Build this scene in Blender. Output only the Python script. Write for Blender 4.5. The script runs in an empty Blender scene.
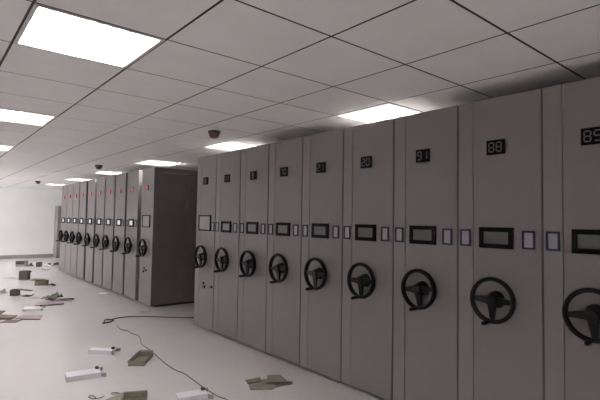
import bpy, bmesh, math, random
from mathutils import Vector, Matrix, noise
random.seed(7)
SC = bpy.context.scene
COL = SC.collection

# ------------------------------------------------------------------ camera, world, exposure
CAM_H = 1.393
YAW, PITCH, ROLL, FPX = 0.6988, 0.0450, 0.0160, 452.2
fw = Vector((math.sin(YAW)*math.cos(PITCH), math.cos(YAW)*math.cos(PITCH), math.sin(PITCH)))
r0 = Vector((math.cos(YAW), -math.sin(YAW), 0)); u0 = r0.cross(fw)
cr, sr = math.cos(ROLL), math.sin(ROLL)
rt = cr*r0 + sr*u0; up = -sr*r0 + cr*u0
cam_d = bpy.data.cameras.new('camera'); cam = bpy.data.objects.new('camera', cam_d); COL.objects.link(cam)
cam.matrix_world = Matrix(((rt.x, up.x, -fw.x, 0), (rt.y, up.y, -fw.y, 0), (rt.z, up.z, -fw.z, CAM_H), (0, 0, 0, 1)))
cam_d.sensor_width = 36; cam_d.lens = FPX/600*36; cam_d.clip_start = 0.05
SC.camera = cam
SKY = 19.0                       # overcast daylight outside the added windows
w = bpy.data.worlds.new('world'); SC.world = w; w.use_nodes = True
w.node_tree.nodes['Background'].inputs[0].default_value = (0.98, 0.97, 1.0, 1)
w.node_tree.nodes['Background'].inputs[1].default_value = SKY
SC.view_settings.view_transform = 'Standard'; SC.view_settings.look = 'None'
SC.view_settings.gamma = 1; SC.view_settings.use_curve_mapping = False
SC.view_settings.exposure = 0.0
TUBE = 152.0                      # strength of the fluorescent tubes

CEIL = 2.3136                    # ceiling height
S = 0.936                        # size factor of the shelving and of the litter, laid out in factory units below
D = 2.983                        # plane of the shelving fronts (before S)
GX, GY, T = 0.3396, 1.0092, 0.6  # ceiling grid
X0, X1, Y0, Y1 = GX-6*T, GX+11*T, GY-8*T, 17.4

# ------------------------------------------------------------------ materials
def mat(name, col, rough=.6, metal=0, noise_s=None, amt=.06, bump=0, emit=None, es=0, spec=.5, col2=None, ndet=4, coat=0):
    m = bpy.data.materials.new(name); m.use_nodes = True
    nt = m.node_tree; b = nt.nodes['Principled BSDF']
    b.inputs['Roughness'].default_value = rough; b.inputs['Metallic'].default_value = metal
    b.inputs['Specular IOR Level'].default_value = spec
    b.inputs['Base Color'].default_value = (*col, 1)
    if coat: b.inputs['Coat Weight'].default_value = coat
    if noise_s:
        tc = nt.nodes.new('ShaderNodeTexCoord'); n = nt.nodes.new('ShaderNodeTexNoise')
        n.inputs['Scale'].default_value = noise_s; n.inputs['Detail'].default_value = ndet
        nt.links.new(tc.outputs['Object'], n.inputs['Vector'])
        rp = nt.nodes.new('ShaderNodeValToRGB')
        c2 = col2 or tuple(max(0, c*(1-2*amt)) for c in col)
        rp.color_ramp.elements[0].position = .35; rp.color_ramp.elements[1].position = .68
        rp.color_ramp.elements[0].color = (*c2, 1); rp.color_ramp.elements[1].color = (*col, 1)
        nt.links.new(n.outputs['Fac'], rp.inputs['Fac']); nt.links.new(rp.outputs['Color'], b.inputs['Base Color'])
        if bump:
            bp = nt.nodes.new('ShaderNodeBump'); bp.inputs['Strength'].default_value = bump; bp.inputs['Distance'].default_value = .01
            nt.links.new(n.outputs['Fac'], bp.inputs['Height']); nt.links.new(bp.outputs['Normal'], b.inputs['Normal'])
    if emit:
        b.inputs['Emission Color'].default_value = (*emit, 1); b.inputs['Emission Strength'].default_value = es
    return m
M = {}
M['tile'] = mat('ceiling_tile_white', (.955, .925, .915), .7, noise_s=3, amt=.02)
M['tee'] = mat('ceiling_tee_dark', (.03, .024, .022), .7, noise_s=9)
M['void'] = mat('ceiling_void_dark', (.045, .035, .035), .9, noise_s=5)
M['wall'] = mat('wall_white_paint', (.91, .90, .90), .8, noise_s=2, amt=.015)
M['floor'] = mat('floor_pale_gloss', (.61, .585, .58), .22, noise_s=1.3, amt=.02, ndet=6, spec=.22)
M['base'] = mat('baseboard_grey', (.33, .31, .30), .5, noise_s=8)
M['steel'] = mat('painted_steel_grey', (.182, .167, .164), .6, spec=.25, noise_s=2.0, amt=.03)
M['steel_fold'] = mat('painted_steel_trim', (.192, .177, .173), .6, spec=.25, noise_s=2.0, amt=.03)
M['end'] = mat('end_panel_brown_grey', (.15, .132, .128), .45, noise_s=3, amt=.05)
M['cover'] = mat('pale_bounce_sheet', (.62, .60, .59), .5, noise_s=5, amt=.04)  # pale so the unit tops throw lamp light back up
M['seal'] = mat('brown_rubber_seal', (.055, .035, .033), .7, noise_s=20)
M['kick'] = mat('black_plinth', (.03, .027, .027), .7, noise_s=10)
M['black'] = mat('black_plastic', (.008, .007, .0075), .45, noise_s=30, amt=.1, spec=.1)
M['bezel'] = mat('black_bezel', (.006, .0055, .006), .5, noise_s=30, amt=.1, spec=.03)
M['glass_off'] = mat('dark_screen_glass', (.105, .10, .10), .4, noise_s=4, spec=.2)
M['glass_on'] = mat('lit_screen', (.5, .5, .5), .3, noise_s=4, emit=(.9, .93, 1), es=.22)
M['glass_big'] = mat('grey_touch_screen', (.2, .19, .19), .45, noise_s=4, spec=.2)
M['holder'] = mat('indigo_label_frame', (.022, .027, .06), .6, noise_s=20, spec=.1)
M['card'] = mat('pale_label_card', (.28, .268, .285), .6, noise_s=20)
M['seg'] = mat('grey_segments', (.085, .085, .08), .5, noise_s=60)
M['segred'] = mat('red_segments_lit', (.6, .02, .05), .5, noise_s=60, emit=(1, .04, .12), es=1.1)
M['dispred'] = mat('dark_red_display', (.10, .012, .018), .4, noise_s=60, emit=(1, .03, .1), es=.06)
M['chrome'] = mat('lock_metal', (.3, .29, .28), .3, metal=.8, noise_s=20)
M['frame'] = mat('lamp_frame_white', (.62, .60, .59), .5, noise_s=8, amt=.02)
M['refl'] = mat('lamp_reflector', (.92, .91, .90), .5, noise_s=8, amt=.02)
M['louver'] = mat('lamp_louvre_aluminium', (.86, .85, .84), .25, metal=1, noise_s=8, amt=.02)
M['tube'] = mat('fluorescent_tube', (.9, .9, .9), .4, noise_s=8, amt=.01, emit=(1, .97, .965), es=TUBE)
M['maroon'] = mat('maroon_plastic', (.07, .022, .025), .5, noise_s=20)
M['dgrey'] = mat('dark_grey_plastic', (.07, .06, .06), .5, noise_s=20)
M['carton'] = mat('brown_cardboard', (.19, .148, .118), .85, noise_s=14, amt=.12)
M['carton_d'] = mat('dark_brown_cardboard', (.10, .078, .066), .85, noise_s=14, amt=.12)
M['carton_g'] = mat('olive_grey_cardboard', (.22, .205, .16), .85, noise_s=14, amt=.1)
M['white_card'] = mat('white_carton_board', (.72, .70, .74), .55, noise_s=10, amt=.03)
M['grey_card'] = mat('grey_carton_board', (.36, .33, .33), .7, noise_s=10, amt=.06)
M['pink_card'] = mat('mauve_grey_board', (.36, .29, .29), .7, noise_s=10, amt=.06)
M['dark'] = mat('dark_scrap_and_shade', (.03, .025, .025), .7, noise_s=20)
M['foam'] = mat('white_foam', (.8, .82, .84), .6, noise_s=20, amt=.03)
M['blue_w'] = mat('pale_blue_wrap', (.5, .58, .62), .4, noise_s=12, amt=.06)
M['wire_r'] = mat('dark_red_wire', (.08, .025, .03), .5, noise_s=30)
M['wire_k'] = mat('black_wire', (.04, .034, .034), .5, noise_s=30)
M['door'] = mat('grey_door_paint', (.24, .23, .23), .5, noise_s=3, amt=.04)

m = bpy.data.materials.new('added_window_glass'); m.use_nodes = True; nt = m.node_tree
for n in list(nt.nodes):
    if n.type != 'OUTPUT_MATERIAL': nt.nodes.remove(n)
tr = nt.nodes.new('ShaderNodeBsdfTransparent'); gl = nt.nodes.new('ShaderNodeBsdfGlossy'); mx = nt.nodes.new('ShaderNodeMixShader')
gl.inputs['Roughness'].default_value = .02; mx.inputs[0].default_value = .07; tr.inputs[0].default_value = (.97, .98, .97, 1)
nt.links.new(tr.outputs[0], mx.inputs[1]); nt.links.new(gl.outputs[0], mx.inputs[2]); nt.links.new(mx.outputs[0], nt.nodes['Material Output'].inputs[0])
M['pane'] = m

# ------------------------------------------------------------------ mesh helpers
def box(bm, x0, x1, y0, y1, z0, z1, bev=0, mtx=None):
    g = bmesh.ops.create_cube(bm, size=1)
    vs = g['verts']
    bmesh.ops.scale(bm, vec=(x1-x0, y1-y0, z1-z0), verts=vs)
    bmesh.ops.translate(bm, vec=((x0+x1)/2, (y0+y1)/2, (z0+z1)/2), verts=vs)
    if bev:
        es = list({e for v in vs for e in v.link_edges})
        rr = bmesh.ops.bevel(bm, geom=es, offset=bev, segments=1, affect='EDGES')
        vs = list({v for f in rr['faces'] for v in f.verts} | {v for v in vs if v.is_valid})
    if mtx: bmesh.ops.transform(bm, matrix=mtx, verts=vs)
    return vs
def mesh_of(bm, name, smooth=False):
    bmesh.ops.recalc_face_normals(bm, faces=bm.faces)
    me = bpy.data.meshes.new(name); bm.to_mesh(me); bm.free()
    if smooth:
        for p in me.polygons: p.use_smooth = True
    return me
def boxmesh(name, *a, bev=0):
    bm = bmesh.new(); box(bm, *a, bev=bev); return mesh_of(bm, name)
def obj(name, me, m, parent=None, loc=(0, 0, 0), rot=(0, 0, 0)):
    if not me.materials: me.materials.append(m)
    o = bpy.data.objects.new(name, me); COL.objects.link(o)
    o.location = loc; o.rotation_euler = rot
    if parent: o.parent = parent
    return o
def empty(name, loc=(0, 0, 0), rz=0):
    o = bpy.data.objects.new(name, None); COL.objects.link(o); o.location = loc; o.rotation_euler = (0, 0, rz)
    o.empty_display_size = .1
    return o
def tag(o, label, cat, group=None):
    o['label'] = label; o['category'] = cat
    if group: o['group'] = group
    return o
def struct(o, label=None):
    o['kind'] = 'structure'
    if label: o['label'] = label
    return o
def tube_mesh(name, pts, r, seg=8, closed=False, caps=True):
    bm = bmesh.new(); n = len(pts); rings = []
    pts = [Vector(p) for p in pts]
    prev = None
    for i, p in enumerate(pts):
        if closed: t = pts[(i+1) % n]-pts[i-1]
        else: t = pts[min(i+1, n-1)]-pts[max(i-1, 0)]
        t.normalize()
        if prev is None:
            a = Vector((0, 0, 1)) if abs(t.z) < .9 else Vector((1, 0, 0))
        else: a = prev
        s = t.cross(a).normalized(); a2 = s.cross(t).normalized(); prev = a2
        rr = r[i] if isinstance(r, (list, tuple)) else r
        rings.append([bm.verts.new(p + rr*(math.cos(q)*s+math.sin(q)*a2)) for q in [2*math.pi*k/seg for k in range(seg)]])
    for i in range(n if closed else n-1):
        A, B = rings[i], rings[(i+1) % n]
        for k in range(seg): bm.faces.new((A[k], A[(k+1) % seg], B[(k+1) % seg], B[k]))
    if not closed and caps: bm.faces.new(rings[0]); bm.faces.new(rings[-1])
    return mesh_of(bm, name, True)
def lathe_x(name, prof, seg=20):
    """profile of (x, radius) turned about the x axis"""
    bm = bmesh.new(); R = []
    for x, r in prof:
        R.append([bm.verts.new((x, r*math.cos(2*math.pi*k/seg), r*math.sin(2*math.pi*k/seg))) for k in range(seg)])
    for A, B in zip(R, R[1:]):
        for k in range(seg): bm.faces.new((A[k], A[(k+1) % seg], B[(k+1) % seg], B[k]))
    bm.faces.new(R[0]); bm.faces.new(R[-1])
    me = mesh_of(bm, name)
    return me
def spline(pts, n=6):
    out = []; P = [Vector(p) for p in pts]; P = [P[0]]+P+[P[-1]]
    for i in range(1, len(P)-2):
        a, b, c, d = P[i-1:i+3]
        for k in range(n):
            t = k/n
            out.append(.5*((2*b)+(c-a)*t+(2*a-5*b+4*c-d)*t*t+(3*b-a-3*c+d)*t**3))
    out.append(P[-2]); return out

# ------------------------------------------------------------------ the room
floor = struct(obj('floor', boxmesh('floor', X0, X1, Y0, Y1, -.1, 0), M['floor']), 'pale glossy floor reflecting the ceiling lamps')
ceil = struct(obj('ceiling', boxmesh('ceiling', X0, X1, Y0, Y1, CEIL+.11, CEIL+.2), M['void']), 'suspended ceiling of square white tiles with dark joints')
struct(obj('wall_back', boxmesh('wall_back', X0-.1, X1+.1, Y1, Y1+.15, 0, CEIL+.2), M['wall']), 'plain white far wall')
ADDED_WIN = [(11.6, 13.9), (14.6, 16.9)]; WZ0, WZ1 = .75, 2.1  # unseen windows, added to brighten the far end of the room
bm = bmesh.new()
box(bm, X0-.15, X0, Y0, Y1, 0, WZ0); box(bm, X0-.15, X0, Y0, Y1, WZ1, CEIL+.2)
ys = [Y0]+[v for p in ADDED_WIN for v in p]+[Y1]
for k in range(0, len(ys), 2): box(bm, X0-.15, X0, ys[k], ys[k+1], WZ0, WZ1)
struct(obj('wall_left', mesh_of(bm, 'wall_left'), M['wall']))
for k, (ya, yb) in enumerate(ADDED_WIN):
    bm = bmesh.new(); c = (ya+yb)/2
    for q in (ya, c-.025, yb-.05): box(bm, X0-.11, X0-.05, q, q+.05, WZ0, WZ1, .003)
    for z in (WZ0, WZ1-.05): box(bm, X0-.11, X0-.05, ya, yb, z, z+.05, .003)
    wn = struct(obj('added_window_%d' % (k+1), mesh_of(bm, 'added_window'), M['frame']))
    for q0, q1 in ((ya+.05, c-.025), (c+.025, yb-.05)):
        obj('pane', boxmesh('pane', X0-.083, X0-.077, q0, q1, WZ0+.05, WZ1-.05), M['pane'], wn)
    obj('added_window_sill', boxmesh('added_window_sill', X0-.05, X0+.08, ya-.05, yb+.05, WZ0-.03, WZ0, bev=.004), M['wall'], wn)
    pl = bpy.data.lights.new('added_window_portal', 'AREA'); pl.shape = 'RECTANGLE'; pl.size = WZ1-WZ0; pl.size_y = yb-ya; pl.cycles.is_portal = True
    po = bpy.data.objects.new('added_window_portal', pl); COL.objects.link(po); po.location = (X0-.16, c, (WZ0+WZ1)/2); po.rotation_euler = (0, -math.pi/2, 0)
struct(obj('wall_right', boxmesh('wall_right', X1, X1+.15, Y0, Y1, 0, CEIL+.2), M['wall']))
struct(obj('wall_front', boxmesh('wall_front', X0-.1, X1+.1, Y0-.15, Y0, 0, CEIL+.2), M['wall']))
struct(obj('baseboard_back', boxmesh('baseboard_back', X0, X1, Y1-.02, Y1, 0, .11, bev=.004), M['base']), 'grey skirting along the far white wall')
struct(obj('baseboard_left', boxmesh('baseboard_left', X0, X0+.02, Y0, Y1-.02, 0, .11), M['base']))
# steel cupboard against the far wall, mostly hidden behind the far row
cb = empty('steel_cupboard', (3.57, Y1-.46, 0)); tag(cb, 'grey steel cupboard by the white far wall, mostly hidden behind the far row', 'cupboard')
obj('body', boxmesh('body', 0, .9, .02, .44, .0, 1.745, bev=.004), M['door'], cb)
for k in (0, 1):
    dr = obj('door', boxmesh('door', .006+.447*k, .447+.447*k, 0, .02, .06, 1.735, bev=.003), M['door'], cb)
    obj('handle', boxmesh('handle', .40+.06*k, .43+.06*k, -.025, 0, .85, .97, bev=.003), M['chrome'], dr)

# ceiling lamps: which cells of the grid hold a lamp
LAMPS = [(i, j) for i in (-4, 0, 4) for j in (2, 6, 10, 14, 18, 22)] + [(-4, -2), (0, -2), (-4, -6), (0, -6), (4, -6)]  # left column and those behind the viewer are unseen, added for light
def incam(x, y, z, m=40):
    v = Vector((x, y, z-CAM_H)); d = v.dot(fw)
    if d < .2: return None
    px = 300+FPX*v.dot(rt)/d; py = 200-FPX*v.dot(up)/d
    return (px, py, d) if -m < px < 600+m and -m < py < 400+m else None
G = .0047
tile_me = bpy.data.meshes.new('ceiling_tile')
def tile_geo(bm, ox=0, oy=0):
    h = T/2-G
    z = [(h, CEIL+.0066), (h, CEIL+.003), (h-.003, CEIL)]
    rings = [[bm.verts.new((ox+sx*a, oy+sy*a, zz)) for sx, sy in ((-1, -1), (1, -1), (1, 1), (-1, 1))] for a, zz in z]
    for A, B in zip(rings, rings[1:]):
        for k in range(4): bm.faces.new((A[k], A[(k+1) % 4], B[(k+1) % 4], B[k]))
    bm.faces.new(rings[-1]); bm.faces.new(rings[0])
bm = bmesh.new(); tile_geo(bm); tile_me = mesh_of(bm, 'ceiling_tile')
cells = []
for i in range(-6, 11):
    for j in range(-8, 28):
        if (i, j) in LAMPS: continue
        cx, cy = GX+(i+.5)*T, GY+(j+.5)*T
        q = incam(cx, cy, CEIL, 60)
        cells.append((q[2] if q else 99, cx, cy))
cells.sort()
rest = bmesh.new()
for k, (d, cx, cy) in enumerate(cells):
    if k < 290 and d < 90: obj('tile', tile_me, M['tile'], ceil, (cx, cy, 0))
    else: tile_geo(rest, cx, cy)
o = obj('tile_field', mesh_of(rest, 'tile_field'), M['tile'], ceil); o['kind'] = 'stuff'

for i in range(-5, 11):
    obj('tee_bar', boxmesh('tee_bar', GX+i*T-.012, GX+i*T+.012, Y0, Y1, CEIL+.0012, CEIL+.03), M['tee'], ceil)
me_cross = boxmesh('tee_bar', X0, X1, -.012, .012, CEIL+.0015, CEIL+.025)
for j in range(-7, 28):
    obj('tee_bar', me_cross, M['tee'], ceil, (0, GY+j*T, 0))

# lamps ---------------------------------------------------------------
h = T/2
bm = bmesh.new()   # trim frame
for a in ((-h, h, -h, -h+.024), (-h, h, h-.024, h), (-h, -h+.024, -h+.024, h-.024), (h-.024, h, -h+.024, h-.024)):
    box(bm, a[0]+(.005 if a[0] == -h else 0), a[1]-(.005 if a[1] == h else 0), a[2]+(.005 if a[2] == -h else 0), a[3]-(.005 if a[3] == h else 0), -.004, .006)
me_frame = mesh_of(bm, 'lamp_frame')
bm = bmesh.new()   # housing: five thin plates open at the bottom
box(bm, -h+.022, h-.022, -h+.022, h-.022, .088, .094)
for s in (-1, 1):
    box(bm, s*(h-.022)-.003, s*(h-.022)+.003, -h+.022, h-.022, .01, .09)
    box(bm, -h+.022, h-.022, s*(h-.022)-.003, s*(h-.022)+.003, .01, .09)
me_house = mesh_of(bm, 'lamp_reflector')
me_tube = tube_mesh('lamp_tube', [(-.255, 0, 0), (.255, 0, 0)], .014, 10)
bm = bmesh.new(); box(bm, -.0012, .0012, -h+.026, h-.026, .006, .046); me_blade = mesh_of(bm, 'blade')
bm = bmesh.new(); box(bm, -h+.026, h-.026, -.0012, .0012, .006, .050); me_rail = mesh_of(bm, 'rail')
def lamp(i, j, label, group):
    t = empty('ceiling_lamp', (GX+(i+.5)*T, GY+(j+.5)*T, CEIL))
    tag(t, label, 'ceiling lamp', group)
    obj('frame', me_frame, M['frame'], t); hs = obj('reflector', me_house, M['refl'], t)
    for y in (-.18, 0, .18): obj('tube', me_tube, M['tube'], t, (0, y, .068))
    for k in range(7): obj('blade', me_blade, M['louver'], t, (-.21+.07*k, 0, 0))
    for y in (-.09, .09): obj('rail', me_rail, M['louver'], t, (0, y, 0))
    return t
vis = {(0, 2): 'large bright square louvred ceiling lamp at the top left of the picture',
       (0, 6): 'louvred ceiling lamp at the left edge, behind the largest bright lamp',
       (0, 10): 'small distant ceiling lamp cut by the left edge of the picture',
       (4, 2): 'bright louvred ceiling lamp over the front tops of the near shelving row',
       (4, 6): 'louvred ceiling lamp above the left end of the near row, by the maroon detector',
       (4, 10): 'louvred ceiling lamp above the aisle end unit of the far row',
       (4, 14): 'glowing ceiling lamp above the middle of the far shelving row',
       (4, 18): 'faint distant ceiling lamp above the far end of the far row',
       (4, 22): 'most distant ceiling lamp of the line, near the white far wall'}
vis[(0, -2)] = 'added unseen square louvred ceiling lamp overhead, just behind the viewer'
for q in (-4, 0, 4): vis[(q, -6)] = 'added unseen square louvred ceiling lamp at the room end behind the viewer'
vis[(-4, -2)] = 'added unseen square louvred ceiling lamp to the left behind the viewer'
for i, j in LAMPS:
    lamp(i, j, vis.get((i, j), 'unseen square louvred ceiling lamp in the lamp rows beyond the left edge of the picture'),
         'square ceiling lamps')

# smoke detectors --------------------------------------------------------
def detector(x, y, m, label):
    t = empty('smoke_detector', (x, y, CEIL)); tag(t, label, 'detector', 'ceiling detectors')
    rot = (0, math.radians(90), 0)
    obj('base', lathe_x('detector_base', [(0, .062), (.018, .066), (.026, .06)], 20), m, t, rot=rot)
    obj('sensor_dome', lathe_x('detector_dome', [(.022, .056), (.05, .052), (.068, .04), (.076, .018)], 20), m, t, rot=rot)
detector(2.33, 4.19, M['maroon'], 'maroon domed detector on the ceiling above the left end of the near row')
detector(2.39, 8.39, M['dgrey'], 'dark detector on the ceiling above the middle of the far row')
detector(2.34, 13.47, M['dgrey'], 'small dark detector on the ceiling in front of the white far wall')

# ------------------------------------------------------------------ mobile shelving units
H = 2.35; DEPTH = 2.9
def sheet_x(bm, y0, y1, z0, z1, th=.02, bev=.004, x=0): box(bm, x, x+th, y0, y1, z0, z1, bev)
class Kit:
    def __init__(s, w):
        s.w = w; a = w/2
        s.body = boxmesh('carcass', .02, DEPTH, -a+.006, a-.006, .035, H-.006, bev=.003)
        s.cover = boxmesh('bounce_sheet', .05, DEPTH-.02, -a+.012, a-.012, H-.007, H-.002)  # added sheet that bounces lamp light onto the ceiling
        s.kick = boxmesh('plinth', .09, DEPTH-.02, -a+.02, a-.02, 0, .04)
        yf = a-.012-.112                                   # the fold between strip and main panel
        s.strip = boxmesh('side_strip', 0, .022, yf+.0018, a-.012, .032, H, bev=.0022)
        s.panel = boxmesh('front_panel', 0, .022, -a+.001, yf-.0018, .032, H, bev=.0022)
        s.seal = boxmesh('seal_strip', .004, .03, a-.011, a-.002, .034, H-.002)
KN, KE = Kit(.582), Kit(.534)
KF = Kit(.575)
# handwheel
WR = .140
me_rim = tube_mesh('handwheel', [(0, WR*math.cos(q), WR*math.sin(q)) for q in [2*math.pi*k/32 for k in range(32)]], .0145, 8, closed=True)
for v in me_rim.vertices: v.co.x *= 1.55
bm = bmesh.new()
vs = [(-.012, .030, .026), (.012, .030, .026), (.012, WR, .013), (-.004, WR, .013), (-.012, .030, -.026), (.012, .030, -.026), (.012, WR, -.011), (-.004, WR, -.011)]
v = [bm.verts.new(p) for p in vs]
for f in ((0, 1, 2, 3), (4, 7, 6, 5), (0, 4, 5, 1), (2, 6, 7, 3), (1, 5, 6, 2), (0, 3, 7, 4)): bm.faces.new([v[k] for k in f])
me_spoke = mesh_of(bm, 'spoke')
me_hub = lathe_x('hub', [(-.028, .026), (-.024, .036), (.0, .042), (.02, .042)], 18)
me_knob = lathe_x('crank_handle', [(-.105, .009), (-.102, .0125), (-.06, .0145), (-.02, .011), (0, .009)], 12)
me_axle = lathe_x('axle_boss', [(-.055, .024), (-.035, .026), (-.033, .05), (.002, .058)], 18)
WOFF = .06
# instruments
def framebox(name, w, hh, b, th, z, y=0, x=0):
    bm = bmesh.new(); a, c = w/2, hh/2
    box(bm, x-th, x+.001, y-a, y+a, z+c-b, z+c, .001); box(bm, x-th, x+.001, y-a, y+a, z-c, z-c+b, .001)
    box(bm, x-th, x+.001, y-a, y-a+b, z-c+b, z+c-b); box(bm, x-th, x+.001, y+a-b, y+a, z-c+b, z+c-b)
    return mesh_of(bm, name)
me_bez = framebox('screen_bezel', .232, .142, .030, .016, 1.391)
me_scr = boxmesh('screen', -.009, .001, -.088, .088, 1.349, 1.433)
me_bezb = framebox('screen_bezel', .33, .212, .016, .016, 1.432)
me_scrb = boxmesh('screen', -.009, .001, -.151, .151, 1.342, 1.522)
LYL, LYR = .224, -.212
def holder(y): return framebox('label_holder', .080, .119, .0125, .008, 1.385, y), boxmesh('label_card', -.003, .001, y-.03, y+.03, 1.336, 1.434)
HL, HR = holder(LYL), holder(LYR)
HLe, HRe = holder(.215), holder(-.212)
me_disp = boxmesh('number_display', -.014, .001, -.062, .062, 1.956, 2.056, bev=.003)
SEG = {'0': 'abcdef', '1': 'bc', '2': 'abged', '3': 'abgcd', '4': 'fgbc', '5': 'afgcd', '6': 'afgedc', '7': 'abc', '8': 'abcdefg', '9': 'abfgcd'}
dig_cache = {}
def digit(ch, big=1.0):
    if ch in dig_cache: return dig_cache[ch]
    bm = bmesh.new(); W, HH, t = .034, .060, .0075      # the viewer's left is +y
    for s in SEG[ch]:
        if s in 'agd':
            zc = {'a': HH/2, 'g': 0, 'd': -HH/2}[s]
            box(bm, -.0165, -.013, -W/2+t*.4, W/2-t*.4, zc-t/2, zc+t/2)
        else:
            yc = (W/2 if s in 'fe' else -W/2); z0 = (0 if s in 'fb' else -HH/2)
            box(bm, -.0165, -.013, yc-t/2, yc+t/2, z0+t*.55, z0+HH/2-t*.55)
    dig_cache[ch] = mesh_of(bm, 'digit'); return dig_cache[ch]
dig_red = {}
def shelving(yc, kit, number, label, group, lit=False, big=False, x=D):
    t = empty('mobile_shelving_unit', (x, yc, 0)); tag(t, label, 'shelving unit', group)
    obj('carcass', kit.body, M['steel'], t); obj('plinth', kit.kick, M['kick'], t); obj('bounce_sheet', kit.cover, M['cover'], t)
    obj('front_panel', kit.panel, M['steel'], t); obj('side_strip', kit.strip, M['steel_fold'], t)
    obj('seal_strip', kit.seal, M['seal'], t)
    if big:
        b = obj('screen_bezel', me_bezb, M['bezel'], t); obj('screen', me_scrb, M['glass_big'], b)
        hl, hr = HLe, HRe
    else:
        b = obj('screen_bezel', me_bez, M['bezel'], t)
        obj('screen', me_scr_on if lit else me_scr, M['glass_on'] if lit else M['glass_off'], b)
        hl, hr = HL, HR
    if not big or lit is False:
        for k, (a, c) in enumerate((hl, hr)):
            if big and k == 0: continue
            o = obj('label_holder', a, M['holder'], t); obj('label_card', c, M['card'], o)
    d = obj('number_display', me_disp_red if lit else me_disp, M['dispred'] if lit else M['bezel'], t)
    n = len(number)
    for k, ch in enumerate(number):
        me = digit(ch)
        if lit:
            if ch not in dig_red: dig_red[ch] = me.copy(); dig_red[ch].materials.clear()
            me = dig_red[ch]
        obj('digit', me, M['segred'] if lit else M['seg'], d, (0, ((n-1)/2-k)*.052, 2.006))
    obj('axle_boss', me_axle, M['black'], t, (0, 0, .98))
    wh = obj('handwheel', me_rim, M['black'], t, (-WOFF, 0, .98), (math.radians(random.uniform(-7, 7)), 0, 0))
    for q in (0, 180, 270): obj('spoke', me_spoke, M['black'], wh, rot=(math.radians(q), 0, 0))
    obj('hub', me_hub, M['black'], wh); obj('crank_handle', me_knob, M['black'], wh, (0, .012, -WR))
    return t
me_scr_on = me_scr.copy(); me_disp_red = boxmesh('number_display', -.014, .001, -.05, .05, 1.962, 2.052, bev=.003)
def locks(t, pts):
    for y, z in pts:
        o = obj('key_lock', lathe_x('key_lock', [(-.016, .010), (-.014, .014), (0, .016)], 12), M['black'], t, (0, y, z))
        obj('key', boxmesh('key', -.035, -.014, -.002, .002, -.014, .006), M['chrome'], o)
NG = 'near row of grey mobile shelving units'
near = [(5.550, '8'), (4.989, '11'), (4.402, '9'), (3.819, '70'), (3.234, '21'), (2.650, '20'), (2.067, '91'), (1.486, '88'), (0.905, '85')]
pos = ['first from the aisle, with wide screen', 'second from the aisle', 'third from the aisle', 'fourth from the aisle', 'fifth from the aisle, the middle one',
       'fourth from the right edge of the picture', 'third from the right edge of the picture', 'second from the right edge of the picture', 'cut by the right edge of the picture']
for k, (y, nbr) in enumerate(near):
    t = shelving(y, KE if k == 0 else KN, nbr, 'near row grey shelving unit with black handwheel, ' + pos[k], NG, big=(k == 0))
    if k == 0: locks(t, [(.0, .62), (-.03, .575), (-.225, .595)])
FG = 'far row of grey mobile shelving units'
far = [(7.63, '4'), (8.342, '1'), (9.0, '7'), (9.64, '8'), (10.27, '6'), (10.95, '3'), (11.65, '5'), (12.27, '2'), (12.86, '9'), (13.45, '0')]
ordn = ['', 'second', 'third', 'fourth', 'fifth', 'sixth', 'seventh', 'eighth', 'ninth']
for k, (y, nbr) in enumerate(far):
    lab = ('far row end unit at the aisle, with wide screen and bare dark side panel' if k == 0 else
           'last unit of the far row, nearest the white far wall' if k == 9 else
           'far row grey shelving unit with small lit screen, %s from the aisle' % ordn[k])
    t = shelving(y, KE if k == 0 else KF, nbr, lab, FG, lit=True, big=(k == 0))
    if k == 0:
        locks(t, [(.03, .63), (-.05, .60), (.06, .57)])
        a = -.534/2
        # end panels closing the side towards the aisle
        p = obj('end_post', boxmesh('end_post', .0, .10, a-.012, a+.006, .03, H-.01, bev=.003), M['end'], t)
        p = obj('end_panel', boxmesh('end_panel', .10, .605, a-.006, a+.006, .06, 2.262, bev=.003), M['end'], t)
        obj('glint_strip', boxmesh('glint_strip', .16, .585, a-.045, a-.004, 2.255, 2.268, bev=.002), M['card'], t)  # pale strip added in place of a bright line of light
        obj('end_rail', boxmesh('end_rail', .10, DEPTH, a-.010, a+.006, 2.275, H-.01, bev=.003), M['end'], t)
        obj('end_panel', boxmesh('end_panel', .612, 1.12, a-.006, a+.006, .06, 2.262, bev=.003), M['end'], t)
        obj('end_panel', boxmesh('end_panel', 1.127, 1.64, a-.006, a+.006, .06, 2.262, bev=.003), M['end'], t)
        o = obj('label_holder', boxmesh('side_tag', .605, .612, a-.010, a-.004, 1.66, 1.80), M['card'], t)

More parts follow.
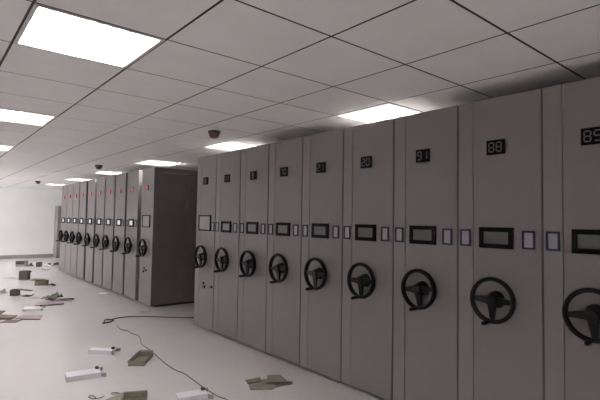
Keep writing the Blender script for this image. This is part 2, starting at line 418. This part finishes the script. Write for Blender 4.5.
# ------------------------------------------------------------------ things lying on the floor
def open_box(name, label, loc, rz, l, wd, hh, m, flaps, group, th=.006, m2=None):
    """open carton: floor, four walls, flaps as list of (side, angle, length)"""
    t = empty(name, (loc[0], loc[1], 0), rz); tag(t, label, 'carton', group)
    bm = bmesh.new(); a, b = l/2, wd/2
    box(bm, -a, a, -b, b, .0, th)
    box(bm, -a, a, -b, -b+th, th, hh); box(bm, -a, a, b-th, b, th, hh)
    box(bm, -a, -a+th, -b+th, b-th, th, hh); box(bm, a-th, a, -b+th, b-th, th, hh)
    obj('body', mesh_of(bm, 'carton_body'), m, t)
    for s, ang, ln in flaps:
        if s in ('x+', 'x-'):
            sg = 1 if s == 'x+' else -1; wd2 = b-.004
            mt = Matrix.Translation((sg*a, 0, hh)) @ Matrix.Rotation(sg*ang, 4, 'Y')
            bm = bmesh.new(); box(bm, 0 if sg > 0 else -ln, ln if sg > 0 else 0, -wd2, wd2, 0, th*.7, mtx=mt)
        else:
            sg = 1 if s == 'y+' else -1; wd2 = a-.004
            mt = Matrix.Translation((0, sg*b, hh)) @ Matrix.Rotation(-sg*ang, 4, 'X')
            bm = bmesh.new(); box(bm, -wd2, wd2, 0 if sg > 0 else -ln, ln if sg > 0 else 0, 0, th*.7, mtx=mt)
        obj('flap', mesh_of(bm, 'flap'), m2 or m, t)
    return t
def sleeve(name, label, loc, rz, l, wd, hh, m, group, dark=True, tuck=.05, th=.004):
    """long carton lying on its side with an open end towards +x"""
    t = empty(name, (loc[0], loc[1], 0), rz); tag(t, label, 'carton', group)
    bm = bmesh.new(); a, b = l/2, wd/2
    box(bm, -a, a, -b, b, 0, th); box(bm, -a, a, -b, b, hh-th, hh)
    box(bm, -a, a, -b, -b+th, th, hh-th); box(bm, -a, a, b-th, b, th, hh-th)
    box(bm, -a, -a+th, -b+th, b-th, th, hh-th)
    obj('body', mesh_of(bm, 'sleeve_body'), m, t)
    for s in (-1, 1):
        bm = bmesh.new(); mt = Matrix.Translation((a, s*b, 0)) @ Matrix.Rotation(s*.7, 4, 'Z')
        box(bm, 0, tuck, -.002, .002, .006, hh-.004, mtx=mt)
        obj('end_flap', mesh_of(bm, 'end_flap'), M['grey_card'], t)
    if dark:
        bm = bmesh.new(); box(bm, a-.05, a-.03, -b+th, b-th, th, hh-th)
        obj('interior_shade', mesh_of(bm, 'interior_shade'), M['dark'], t)  # dark slab standing in for the shade inside the open end
        bm = bmesh.new(); box(bm, a-.035, a-.005, b-.04, b-.008, hh, hh+.022, .003)
        obj('torn_tab', mesh_of(bm, 'torn_tab'), M['dark'], t)
    return t
def crumple(name, label, cat, loc, rz, l, wd, amp, m, group=None, seed=0, th=.004, nx=9, ny=6, f=9.0, ragged=.12):
    rnd = random.Random(seed); bm = bmesh.new(); top = []; bot = []
    ed = {}
    for i in range(nx+1):
        for j in range(ny+1):
            u, vv = i/nx-.5, j/ny-.5
            k = 1+ragged*(noise.noise(Vector((u*4+seed, vv*4, 3.1)))) if (i in (0, nx) or j in (0, ny)) else 1
            x, y = u*l*k, vv*wd*k
            z = max(0, noise.noise(Vector((x*f+seed*3.7, y*f, seed))))*amp*1.6
            z += amp*.35*abs(math.sin(x*f*1.3+seed))
            ed[i, j] = (bm.verts.new((x, y, z+th)), bm.verts.new((x, y, z)))
    for i in range(nx):
        for j in range(ny):
            q = [ed[i, j], ed[i+1, j], ed[i+1, j+1], ed[i, j+1]]
            bm.faces.new([a[0] for a in q]); bm.faces.new([a[1] for a in reversed(q)])
    bor = [(i, 0) for i in range(nx)]+[(nx, j) for j in range(ny)]+[(i, ny) for i in range(nx, 0, -1)]+[(0, j) for j in range(ny, 0, -1)]
    for k in range(len(bor)):
        p, q = ed[bor[k]], ed[bor[(k+1) % len(bor)]]
        bm.faces.new((p[0], p[1], q[1], q[0]))
    mz = min(v.co.z for v in bm.verts)
    for v in bm.verts: v.co.z -= mz
    o = obj(name, mesh_of(bm, name), m, None, (loc[0], loc[1], loc[2] if len(loc) > 2 else 0), (0, 0, rz))
    return tag(o, label, cat, group)
def flat_panels(name, label, loc, rz, panels, m, group, cat='cardboard'):
    """flattened carton: panels = list of (outline [(x,y)...], z lift, tilt about x, material)"""
    t = empty(name, (loc[0], loc[1], 0), rz); tag(t, label, cat, group)
    for outline, z, tilt, mm in panels:
        bm = bmesh.new(); th = .006
        A = [bm.verts.new((x, y, 0)) for x, y in outline]; B = [bm.verts.new((x, y, th)) for x, y in outline]
        bm.faces.new(A); bm.faces.new(B); n = len(A)
        for k in range(n): bm.faces.new((A[k], A[(k+1) % n], B[(k+1) % n], B[k]))
        bmesh.ops.rotate(bm, cent=(0, 0, 0), matrix=Matrix.Rotation(tilt, 3, 'X'), verts=bm.verts)
        mz = min(v.co.z for v in bm.verts)
        for v in bm.verts: v.co.z += z-mz
        obj('panel', mesh_of(bm, 'panel'), M[mm] if mm else m, t)
    return t
def ang(a, b): return math.atan2(b[1]-a[1], b[0]-a[0])
PK = 'packaging scattered on the floor'
# white cartons near the camera
sleeve('white_carton', 'slim white carton with crumpled open end lying farther than the other white cartons', (1.595, 5.23), ang((1.5, 5.36), (1.72, 5.15)), .26, .10, .042, M['white_card'], PK)
sleeve('white_carton', 'long white carton with black torn tab, lying left of the olive open box', (1.225, 4.55), ang((1.1, 4.58), (1.38, 4.54)), .29, .15, .045, M['white_card'], PK)
sleeve('white_carton', 'white carton cut by the bottom edge of the picture beside the thin wire', (1.785, 3.475), ang((1.68, 3.51), (1.93, 3.45)), .24, .12, .045, M['white_card'], PK)
# olive box lying by the wire
open_box('cardboard_tray', 'olive brown shallow cardboard tray lying beside the thin black wire', (1.825, 4.70), ang((1.72, 4.58), (1.96, 4.90)), .33, .16, .05, M['carton_g'], [('x+', -.15, .035), ('y+', .9, .02)], PK)
# open box at the bottom edge
open_box('open_carton', 'olive brown open carton at the bottom edge with wire loops beside it', (1.385, 3.68), ang((1.2, 3.86), (1.5, 3.72)), .19, .17, .06, M['carton_g'], [('x-', .36, .155), ('y+', .5, .03)], PK, m2=M['carton_g'])
lp = spline([(1.13+.04*math.cos(q)+.010*q, 3.96+.045*math.sin(q), .006+.012*abs(math.sin(q*.5))) for q in [k*.7 for k in range(10)]], 4)
tag(obj('wire_loop', tube_mesh('wire_loop', lp, .0035, 6), M['wire_k']), 'small black curled wire left of the open carton at the bottom edge', 'wire', 'loose wires')
lp = spline([(1.30+.035*math.cos(q), 3.85+.03*math.sin(q)+.008*q, .03+.012*math.sin(q*.5)) for q in [k*.7 for k in range(9)]], 4)
lp = [Vector((1.335, 3.86, .004)), Vector((1.34, 3.86, .015))]+lp
tag(obj('wire_loop', tube_mesh('wire_loop', lp, .003, 6), M['wire_k']), 'thin curled wire standing up behind the flap of the open carton', 'wire', 'loose wires')
# flattened cardboard at the foot of the near row
rz = ang((2.34, 3.44), (2.68, 3.33))
flat_panels('flattened_carton', 'flattened grey brown cardboard box by the foot of the near row', (2.50, 3.375), rz,
            [([(-.20, -.10), (-.02, -.155), (.04, -.11), (.20, -.09), (.15, .10), (.08, .12), (.07, .08), (-.02, .11), (-.06, .06), (-.18, .04)], .0, 0, 'carton_g'),
             ([(-.19, .03), (-.05, .05), (-.06, .10), (-.20, .085)], .006, .30, 'carton'),
             ([(-.03, -.03), (.17, -.05), (.14, .09), (.02, .11)], .008, .14, 'carton_g'),
             ([(.02, -.11), (.20, -.09), (.19, -.05), (.05, -.07)], .006, -.25, 'carton_d')], M['carton_g'], PK)
# stacked sheets at the left edge
flat_panels('flattened_carton', 'stack of flat brown cardboard sheets at the left edge of the picture', (1.0, 7.86), -.6,
            [([(-.28, -.10), (.16, -.12), (.14, .06), (-.26, .12)], 0, 0, 'carton_d'), ([(-.22, -.06), (.17, -.09), (.17, .06), (-.2, .13)], .014, .06, 'carton'),
             ([(-.3, .06), (-.05, .03), (-.04, .14), (-.3, .16)], .05, .2, 'dark')], M['carton'], PK)
flat_panels('flattened_carton', 'flat brown cardboard sheet lying left of the mauve grey sheet', (1.07, 7.53), -.6,
            [([(-.13, -.09), (.09, -.08), (.09, .07), (-.12, .08)], 0, 0, 'carton')], M['carton'], PK)
flat_panels('flattened_carton', 'pale mauve grey flat sheet right of the brown sheets at the left edge', (1.30, 7.60), -.6,
            [([(-.17, -.07), (.17, -.1), (.13, .08), (-.15, .1)], .008, .10, 'pink_card'), ([(-.1, -.085), (.17, -.1), (.17, -.07), (-.1, -.06)], 0, 0, 'dark')], M['pink_card'], PK)
# middle distance
sleeve('white_carton', 'white carton with black end lying behind the brown flat sheets', (1.44, 8.27), ang((1.3, 8.33), (1.57, 8.24)), .25, .22, .035, M['white_card'], PK)
flat_panels('flattened_carton', 'long grey flat carton strip with dark edge in front of the crumpled olive cardboard', (1.74, 8.60), ang((1.57, 8.62), (1.97, 8.56)),
            [([(-.22, -.09), (.22, -.05), (.22, .07), (-.16, .1)], .012, .14, 'pink_card'), ([(-.2, -.1), (.22, -.07), (.22, -.03), (-.2, -.06)], 0, 0, 'dark')], M['grey_card'], PK)
crumple('crumpled_cardboard', 'crumpled dark olive cardboard heap in the middle of the floor litter', 'cardboard', (1.88, 9.06), -.5, .30, .26, .11, M['carton_g'], PK, 3)
crumple('cardboard_scrap', 'thin torn olive strip right of the crumpled olive cardboard', 'cardboard', (2.09, 8.93), -.2, .22, .12, .04, M['carton_g'], PK, 5)
open_box('open_carton', 'small dark brown open carton with a long flap, left of the crumpled olive cardboard', (1.43, 9.94), -.6, .125, .12, .115, M['carton_d'], [('x+', .12, .24), ('y-', 1.2, .06)], PK)
crumple('cardboard_scrap', 'curled brown scrap at the foot of the small dark open carton', 'cardboard', (1.61, 9.74), .3, .16, .14, .05, M['carton_d'], PK, 8)
crumple('cardboard_scrap', 'mauve grey scrap at the left edge beside the small dark open carton', 'cardboard', (1.26, 10.35), .3, .18, .14, .07, M['pink_card'], PK, 9)
crumple('cardboard_scrap', 'small flat grey scrap between the dark open carton and the olive heap', 'cardboard', (1.67, 9.42), -.4, .16, .14, .025, M['grey_card'], PK, 11)
open_box('open_carton', 'brown carton lying alone between the tall dark carton and the olive heap', (2.09, 11.14), -.55, .22, .16, .105, M['carton'], [('y-', 1.3, .08)], PK)
crumple('cardboard_scrap', 'black crumpled scrap at the right foot of the lone brown carton', 'cardboard', (2.22, 10.86), -.3, .17, .16, .06, M['dark'], PK, 12)
open_box('open_carton', 'tall dark brown carton with a flat flap on the floor beside it', (1.95, 12.32), -.55, .19, .15, .20, M['carton_d'], [('y+', .5, .1)], PK)
flat_panels('cardboard_flap', 'flat brown strip lying at the right foot of the tall dark carton', (2.19, 12.05), -.4, [([(-.15, -.08), (.15, -.06), (.15, .06), (-.15, .1)], .0, .12, 'carton_g')], M['carton'], PK)
crumple('cardboard_scrap', 'thin pale scrap left of the tall dark carton', 'cardboard', (1.75, 12.75), -.6, .28, .10, .025, M['grey_card'], PK, 13)
# farthest heap
open_box('open_carton', 'grey carton at the left end of the farthest heap by the white wall', (2.39, 15.6), -.55, .25, .24, .16, M['grey_card'], [('y-', 1.25, .1)], PK, m2=M['dark'])
crumple('crumpled_cardboard', 'dark brown crumpled card right of the grey carton in the farthest heap', 'cardboard', (2.585, 15.42), -.4, .14, .16, .14, M['carton_d'], PK, 14)
open_box('open_carton', 'small dark box wedged in the middle of the farthest heap', (2.77, 15.25), -.55, .12, .14, .13, M['dark'], [('x-', .4, .1)], PK, m2=M['blue_w'])
crumple('foam_sheet', 'white foam wrapping at the right of the farthest heap', 'wrapping', (3.0, 15.2), -.4, .26, .22, .15, M['foam'], PK, 15)
crumple('cardboard_scrap', 'small brown scrap in front of the white foam wrapping', 'cardboard', (2.76, 14.2), -.4, .18, .16, .04, M['carton'], PK, 16)
cl = [(3.2+(.14+.02*math.sin(3*q))*math.cos(q), 15.5+.12*math.sin(q), .012+.004*q) for q in [k*.5 for k in range(28)]]
tag(obj('cable_coil', tube_mesh('cable_coil', spline(cl, 2), .012, 6), M['wire_k']), 'black coiled cable on the floor between the far row and the white foam', 'cable')
# wires on the floor
wr = spline([(2.22, 6.85, .008), (2.36, 6.88, .008), (2.52, 6.85, .006), (2.72, 6.70, .006), (2.95, 6.48, .006), (3.2, 6.27, .006), (3.6, 6.1, .006), (4.0, 6.15, .006)], 6)
tag(obj('red_wire', tube_mesh('red_wire', wr, .007, 6), M['wire_r']), 'dark red cable running along the floor into the aisle', 'cable', 'loose wires')
kw = [(x, y, .006) for x, y in [(2.139, 6.406), (2.107, 6.149), (2.151, 6.049), (2.147, 5.857), (2.172, 5.715), (2.114, 5.463), (2.06, 5.299), (2.045, 5.023), (2.015, 4.717),
      (1.985, 4.445), (1.98, 4.202), (2.003, 4.07), (1.987, 3.812), (1.975, 3.547), (1.977, 3.363), (1.996, 3.282), (1.964, 3.106)]]
tag(obj('black_wire', tube_mesh('black_wire', spline(kw, 4), .004, 6), M['wire_k']), 'thin black wire meandering across the floor towards the bottom edge', 'cable', 'loose wires')
cn = spline([(2.04, 6.62, .012), (2.07, 6.73, .03), (2.14, 6.80, .02), (2.2, 6.74, .012), (2.12, 6.66, .012), (2.02, 6.65, .012)], 4)
tag(obj('tangled_wire', tube_mesh('tangled_wire', cn, .009, 6), M['wire_k']), 'dark tangle of cable ends where the red and black wires meet', 'cable', 'loose wires')
crumple('cardboard_scrap', 'small white torn scrap at the foot of the far row', 'cardboard', (2.80, 9.2), -.3, .16, .14, .04, M['foam'], PK, 21)
crumple('cardboard_scrap', 'grey crumpled scrap in front of the aisle end unit', 'cardboard', (2.78, 7.05), -.3, .16, .10, .05, M['grey_card'], PK, 22)

for o in list(COL.objects):
    if o.parent is None and o.get('category') in ('shelving unit', 'carton', 'cardboard', 'wire', 'cable', 'wrapping'):
        o.location = Vector(o.location)*S; o.scale = (S, S, S)
